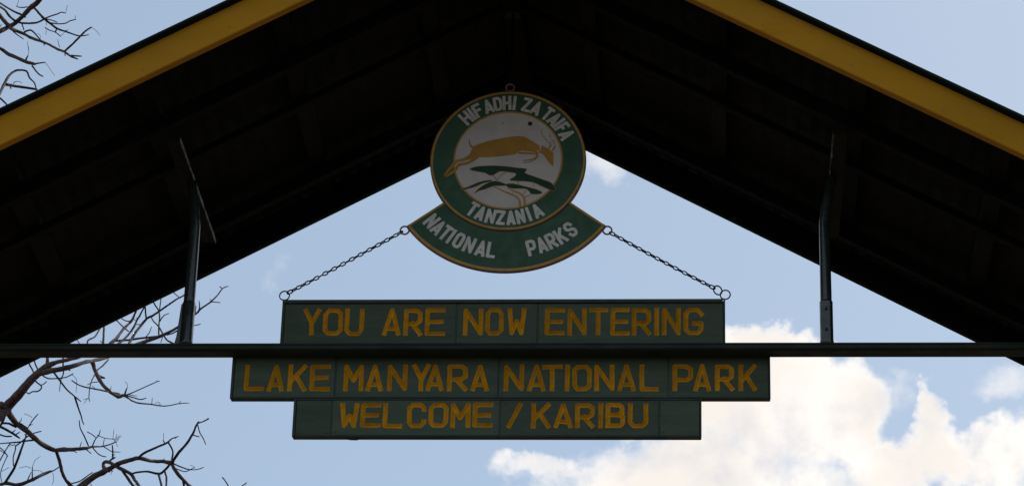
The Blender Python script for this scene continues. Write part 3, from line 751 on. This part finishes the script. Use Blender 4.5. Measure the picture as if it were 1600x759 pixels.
for a in [([(515,612),(555,590),(592,563)],12,11),([(690,735),(780,715),(850,670),(925,618)],15,10),([(-80,345),(0,335),(110,325),(200,318),(280,305),(345,300)],9,19),([(412,210),(340,230),(270,265),(220,310),(160,355)],10,16),
          ([(155,350),(152,400),(135,450),(130,500),(135,560)],13,11),([(20,130),(90,135),(165,175)],24,22),([(-60,135),(0,165),(60,195),(130,235),(195,280)],30,20),([(115,230),(135,212),(158,196)],14,7),([(140,255),(200,218)],14,10),
          ([(-60,225),(0,245),(50,260),(120,262)],14,16),([(-60,330),(0,375),(40,410),(78,462)],11,12),([(-40,570),(0,500),(50,410),(105,325)],13,11),([(72,460),(30,550),(5,630),(18,720)],10,8),([(0,400),(60,440)],9,7),
          ([(320,690),(322,620),(322,558)],15,8),([(275,695),(300,640),(315,615)],12,6),([(325,560),(350,500),(405,460)],2.5,1.5),([(330,600),(400,605),(425,625)],2.5,1.5),([(310,580),(260,562),(190,580)],2.5,1.5),([(525,620),(535,690),(520,740)],2.5,1.5),
          ([(790,105),(800,180),(840,260),(882,358)],10,15),([(920,362),(950,290),(985,250),(1000,200)],13,9),([(870,218),(920,245),(955,275)],10,9),([(970,250),(1030,275),(1084,285),(1150,290)],9,7),([(1025,360),(1040,285)],9,7),
          ([(1025,360),(1084,395),(1120,415),(1200,418)],11,7),([(920,368),(970,430),(1020,458),(1060,465)],13,10),([(865,398),(910,435)],12,10),([(725,402),(768,425)],11,8),([(795,375),(812,315)],9,7),
          ([(270,178),(235,155),(200,130)],14,14),([(190,128),(215,98)],12,8),([(285,165),(300,150),(325,143)],10,8),([(215,98),(212,72)],3,2),([(50,40),(30,100),(5,155)],34,24),([(240,35),(300,60),(320,78)],2.5,3),([(15,612),(55,590),(95,570)],2,2),([(700,755),(740,745)],8,5),
          ([(905,735),(910,760)],10,8),([(1160,315),(1185,285)],8,3),([(1150,290),(1165,240)],3,1.5),([(1155,285),(1200,250)],3,1.5),([(100,340),(130,352),(150,335)],8,9),([(80,350),(110,362)],6,5),([(270,265),(245,240)],12,8)]:
    add(cB, a[0], a[1], a[2], seed=8)
add(cD, [(-300,900,75),(-130,790,68),(0,690,62),(110,610,56),(220,555,50),(320,500,46),(420,465,42),(520,445,38),(620,470,34),(720,475,34),(800,485,38),(835,478,34)], name='limb', seed=9)
add(cD, [(240,560,34),(205,545,36),(187,515,33),(195,485,32),(225,480,32),(270,500,33),(340,540,34),(440,590,30),(480,650,28),(520,705,26),(570,790,24)], name='branch', seed=9)
add(cD, [(355,545,30),(370,570,28),(410,630,28),(465,705,27),(520,780,24)], name='branch', seed=10)
add(cD, [(445,592,18),(510,575,19),(600,570,19),(700,590,24),(750,560,24),(808,498,22)], name='branch', seed=10)
add(cD, [(825,480,32),(890,390,28),(960,310,25),(1015,220,22),(1045,150,19),(1072,105,18)], name='branch', seed=11)
add(cD, [(815,490,34),(860,570,32),(920,640,30),(990,705,28),(1050,770,26)], name='branch', seed=12)
add(cD, [(510,445,26),(560,400,24),(620,370,22),(700,335,20),(780,300,18),(820,265,11),(885,242,8)], name='branch', seed=12)
for a in [([(695,588),(710,640),(725,705),(740,780)],23,20),([(750,560),(770,620),(768,705),(765,770)],20,17),([(785,298),(830,380),(818,460)],16,15),([(738,280),(758,308)],9,13),([(745,275),(745,210)],3,2),
          ([(1068,120),(1115,105),(1158,82)],13,12),([(1150,84),(1164,80)],18,14),([(1062,140),(1080,210),(1110,260),(1135,320)],11,9),([(1012,230),(1075,248)],14,10),([(838,495),(900,525),(980,550),(1060,548),(1118,528)],14,8),
          ([(855,540),(930,568),(975,560),(1010,540),(1035,530)],11,6),([(1030,540),(1020,520),(990,512)],3,2),([(925,640),(935,705),(940,760)],24,20),([(270,328),(275,385),(272,445)],12,16),([(235,478),(265,455),(295,438)],16,18),([(290,410),(275,425)],6,9),
          ([(1288,622),(1312,650),(1345,705),(1370,760)],11,13),([(1515,672),(1460,710),(1400,760)],9,13),([(738,468),(752,447)],9,6),([(275,265),(285,180)],2.5,1.5),([(285,290),(350,243)],2.5,1.5),([(320,340),(295,285),(265,265)],2,2),([(255,540),(275,572)],12,6),([(262,560),(258,600)],5,3),
          ([(480,690),(500,690)],8,6),([(845,262),(865,255)],8,6)]:
    add(cD, a[0], a[1], a[2], seed=13)
# --- triangle above the beam
add(cE, [(505,690,32),(520,650,30),(580,550,29),(640,470,26),(700,400,24),(760,370,23),(820,330,20),(920,260,18),(1000,205,16),(1060,175,15),(1130,120,13)], name='branch', seed=14)
add(cE, [(300,720,42),(340,650,38),(410,580,32),(470,500,28),(545,425,24),(580,360,20),(600,300,16)], name='branch', seed=15)
for a in [([(380,680),(480,600),(560,500),(600,420),(650,330),(690,250)],24,15),([(370,622),(520,612),(640,595),(780,580),(850,572)],22,18),([(760,215),(778,258),(820,325),(828,400),(820,480),(820,570)],14,16),([(842,190),(838,235),(826,325)],10,12),
          ([(832,425),(870,370),(925,347)],13,8),([(748,392),(770,430),(820,480),(865,560),(910,620),(990,660)],12,18),([(680,260),(685,300),(694,405)],14,18),([(685,590),(725,540),(748,478)],12,8),([(680,590),(712,612)],11,7),([(400,420),(450,470),(520,530)],12,13),
          ([(450,400),(490,422),(530,425),(560,400)],11,13),([(590,458),(640,458)],10,8),([(272,480),(268,580),(262,680)],20,24),([(235,625),(262,645)],9,10),([(230,505),(180,580),(115,615),(105,660),(104,700)],17,16),([(960,130),(985,155),(1025,190)],9,10),
          ([(1345,232),(1390,236),(1437,240)],10,9),([(1345,238),(1335,203)],9,6),([(1430,82),(1460,102)],10,9),([(1225,305),(1228,260),(1222,222)],13,9),([(1186,355),(1192,270)],9,9),([(1150,470),(1200,464),(1237,453)],9,10),([(900,562),(960,545),(1040,500)],14,15),
          ([(5,615),(30,655)],9,10),([(590,400),(640,380)],8,6),([(860,575),(840,640)],10,8),([(560,400),(600,428)],8,6),([(925,245),(935,262)],9,9)]:
    add(cE, a[0], a[1], a[2], seed=16)
# --- upper left
add(cF, [(-260,640,85),(-60,510,75),(0,470,70),(120,408,68),(230,340,65),(340,240,66),(440,130,72),(540,50,75),(620,-40,72),(760,-220,60)], name='limb', seed=20)
add(cF, [(-200,40,50),(-40,190,52),(0,235,55),(70,320,57),(140,400,62),(220,450,52),(360,510,46),(480,570,42),(620,620,37),(740,670,36),(854,733,34),(967,776,33),(1060,845,28),(1158,882,20)], name='branch', seed=21)
add(cF, [(-90,60,32),(0,105,34),(80,160,36),(140,245,36),(220,310,34),(320,345,30),(440,350,30),(560,335,28),(655,285,28)], name='branch', seed=22)
add(cF, [(-80,10,26),(0,50,28),(120,125,28),(230,185,30),(330,228,34)], name='branch', seed=23)
add(cF, [(490,95,34),(580,200,36),(660,285,42),(760,360,34),(854,430,30),(1012,484,24),(1170,536,20),(1316,520,16)], name='branch', seed=24)
for a in [([(240,95),(310,118),(410,105)],13,18),([(250,88),(268,40),(280,0)],3,1.5),([(325,355),(340,400),(357,455)],20,16),([(365,475),(440,450),(500,480),(560,550),(600,590)],28,18),([(195,470),(270,530),(350,583)],20,14),
          ([(660,280),(760,240),(854,210),(911,185),(972,200)],22,15),([(670,282),(770,305),(854,340)],18,14),([(720,340),(854,357),(967,350),(1035,315),(1125,292)],20,16),([(668,413),(740,455),(820,480),(900,545)],16,15),([(818,485),(842,425)],20,22),([(-20,440),(0,400),(25,360)],14,9),
          ([(560,500),(595,530),(600,570)],3,2),([(405,620),(425,760)],4,5),([(690,340),(690,380)],10,4),([(688,450),(678,520)],3,2),([(650,660),(660,685)],10,6),([(370,260),(385,255)],20,14)]:
    add(cF, a[0], a[1], a[2], seed=25)
add(cG, [(-60,285,24),(0,320,22),(60,360,25),(120,385,23),(180,412,23),(232,425,18)], name='branch', seed=26)
add(cG, [(-20,660,20),(0,610,20),(30,550,22),(60,500,18),(95,472,16),(130,462,14),(175,470,13),(195,515,11),(225,545,10),(238,585,10),(240,640,9)], name='branch', seed=27)
for a in [([(425,340),(480,290),(530,240),(565,205),(603,180)],14,11),([(600,180),(635,205),(658,235)],3,1.5),([(228,422),(300,412)],11,9),([(300,415),(330,458),(360,500)],2.5,1.5),([(212,435),(250,485),(285,505)],12,8),([(170,397),(185,365)],12,8),([(185,365),(190,330),(180,280)],2.5,1.5),
          ([(30,555),(100,568),(170,578),(245,590)],22,15),([(-10,640),(20,665),(50,695)],13,11),([(432,90),(445,35)],2.5,1.5),([(500,130),(495,102)],2.5,1.5),([(380,260),(392,315)],3,5),([(90,550),(100,540),(125,538),(145,550)],7,2),([(70,575),(72,588)],10,6),([(470,368),(537,372)],12,9),([(430,350),(428,372)],9,4),([(290,290),(293,300)],8,5),([(420,205),(448,200)],5,2),([(400,240),(425,215),(450,195)],2.5,1.5)]:
    add(cG, a[0], a[1], a[2], seed=28)

def depth(u, v, seed):               # branches weave nearer and farther through the crown
    return TY + 1.5*noise.noise(Vector((u*.006, v*.006, 3.3))) + .35*noise.noise(Vector((u*.02, v*.02, seed*1.7)))*min(1, 1)
tree = thing('bare_tree', 'leafless brown tree reaching in from the left behind the gate roof', 'tree', (-5.5, 6.0, 0))
BR.sort(key=lambda b: 0 if b[1] else 1)
carriers = []
for P, name, seed in BR:
    pts = []; rad = []
    K = [Vector((p_[0], p_[1], p_[2])) for p_ in P]
    k = len(K)
    for i in range(k-1):
        g_ = lambda j: K[max(0, min(k-1, j))]
        p0, p1, p2, p3 = g_(i-1), g_(i), g_(i+1), g_(i+2)
        nsub = 3 if k > 2 else 4
        for j in range(nsub):
            t = j/nsub; q = .5*((2*p1)+(-p0+p2)*t+(2*p0-5*p1+4*p2-p3)*t*t+(-p0+3*p1-3*p2+p3)*t**3); pts.append(q)
    pts.append(K[-1])
    W3 = []
    for i, q in enumerate(pts):
        jit = min(q.z*.10, .5)
        u = q.x + jit*noise.noise(Vector((q.x*.25, q.y*.25, 1+seed))); v = q.y + jit*noise.noise(Vector((q.x*.25, q.y*.25, 9+seed)))
        y = depth(q.x, q.y, 0); p_ = at(u, v, y); W3.append(p_)
        r_ = abs(q.z)/2*(p_-CAM).length/F_PX*(1+.16*noise.noise(Vector((q.x*.4, q.y*.4, 4))))
        rad.append(max(r_*(1.0 if r_ > .008 else 1.05), .0017))
    rad[-1] *= .7
    big_ = max(rad) > .012
    bm = bmesh.new(); tube(bm, W3, rad, 10 if big_ else 5)
    if big_:
        for v in bm.verts:
            v.co += Vector((noise.noise(v.co*22), noise.noise(v.co*22+Vector((9,0,0))), noise.noise(v.co*22+Vector((0,9,0)))))*.0035
    if name:
        carriers.append((link(name, bm, 'bark' if big_ else 'twig', tree, smooth=True), W3))
    else:                             # a twig belongs to the branch it grows from
        own = min(carriers, key=lambda c_: min((e_-q_).length for e_ in (W3[0], W3[-1], W3[len(W3)//2]) for q_ in c_[1]))[0]
        link('twig', bm, 'bark' if big_ else 'twig', own, smooth=True)
# trunk and the limbs that carry these branches, left of the frame
bm = bmesh.new()
tp = [(-5.5, 6.0, -.3), (-5.45, 5.95, .6), (-5.55, 5.9, 2.5), (-5.4, 5.8, 4.4), (-5.5, 5.7, 6.0), (-5.35, 5.6, 8.2), (-5.4, 5.5, 10.4), (-5.3, 5.4, 12.6)]
tube(bm, tp, [.33, .27, .23, .21, .18, .13, .09, .05], 14); link('trunk', bm, 'bark', tree, smooth=True)
def joiner(end, frm, r0, r1):
    e = Vector(end); f_ = Vector(frm); mid = (e+f_)/2+Vector((0, .1, -.15))
    bm = bmesh.new(); tube(bm, [f_, f_*.6+mid*.4, mid, mid*.4+e*.6, e], [r0, r0*.9, (r0+r1)/2, r1*1.05, r1], 10); link('limb', bm, 'bark', tree, smooth=True)
for (P, name, seed) in BR:
    u, v, w = P[0]
    if u < -3 or v > 785:
        e = at(u, v, depth(u, v, 0)); r1 = w/2*(e-CAM).length/F_PX
        zz = e.z-1.2 if e.z > 8 else e.z-.9
        joiner(e, (-5.4, 5.7, max(3.5, zz)), max(r1*1.5, .02), r1)
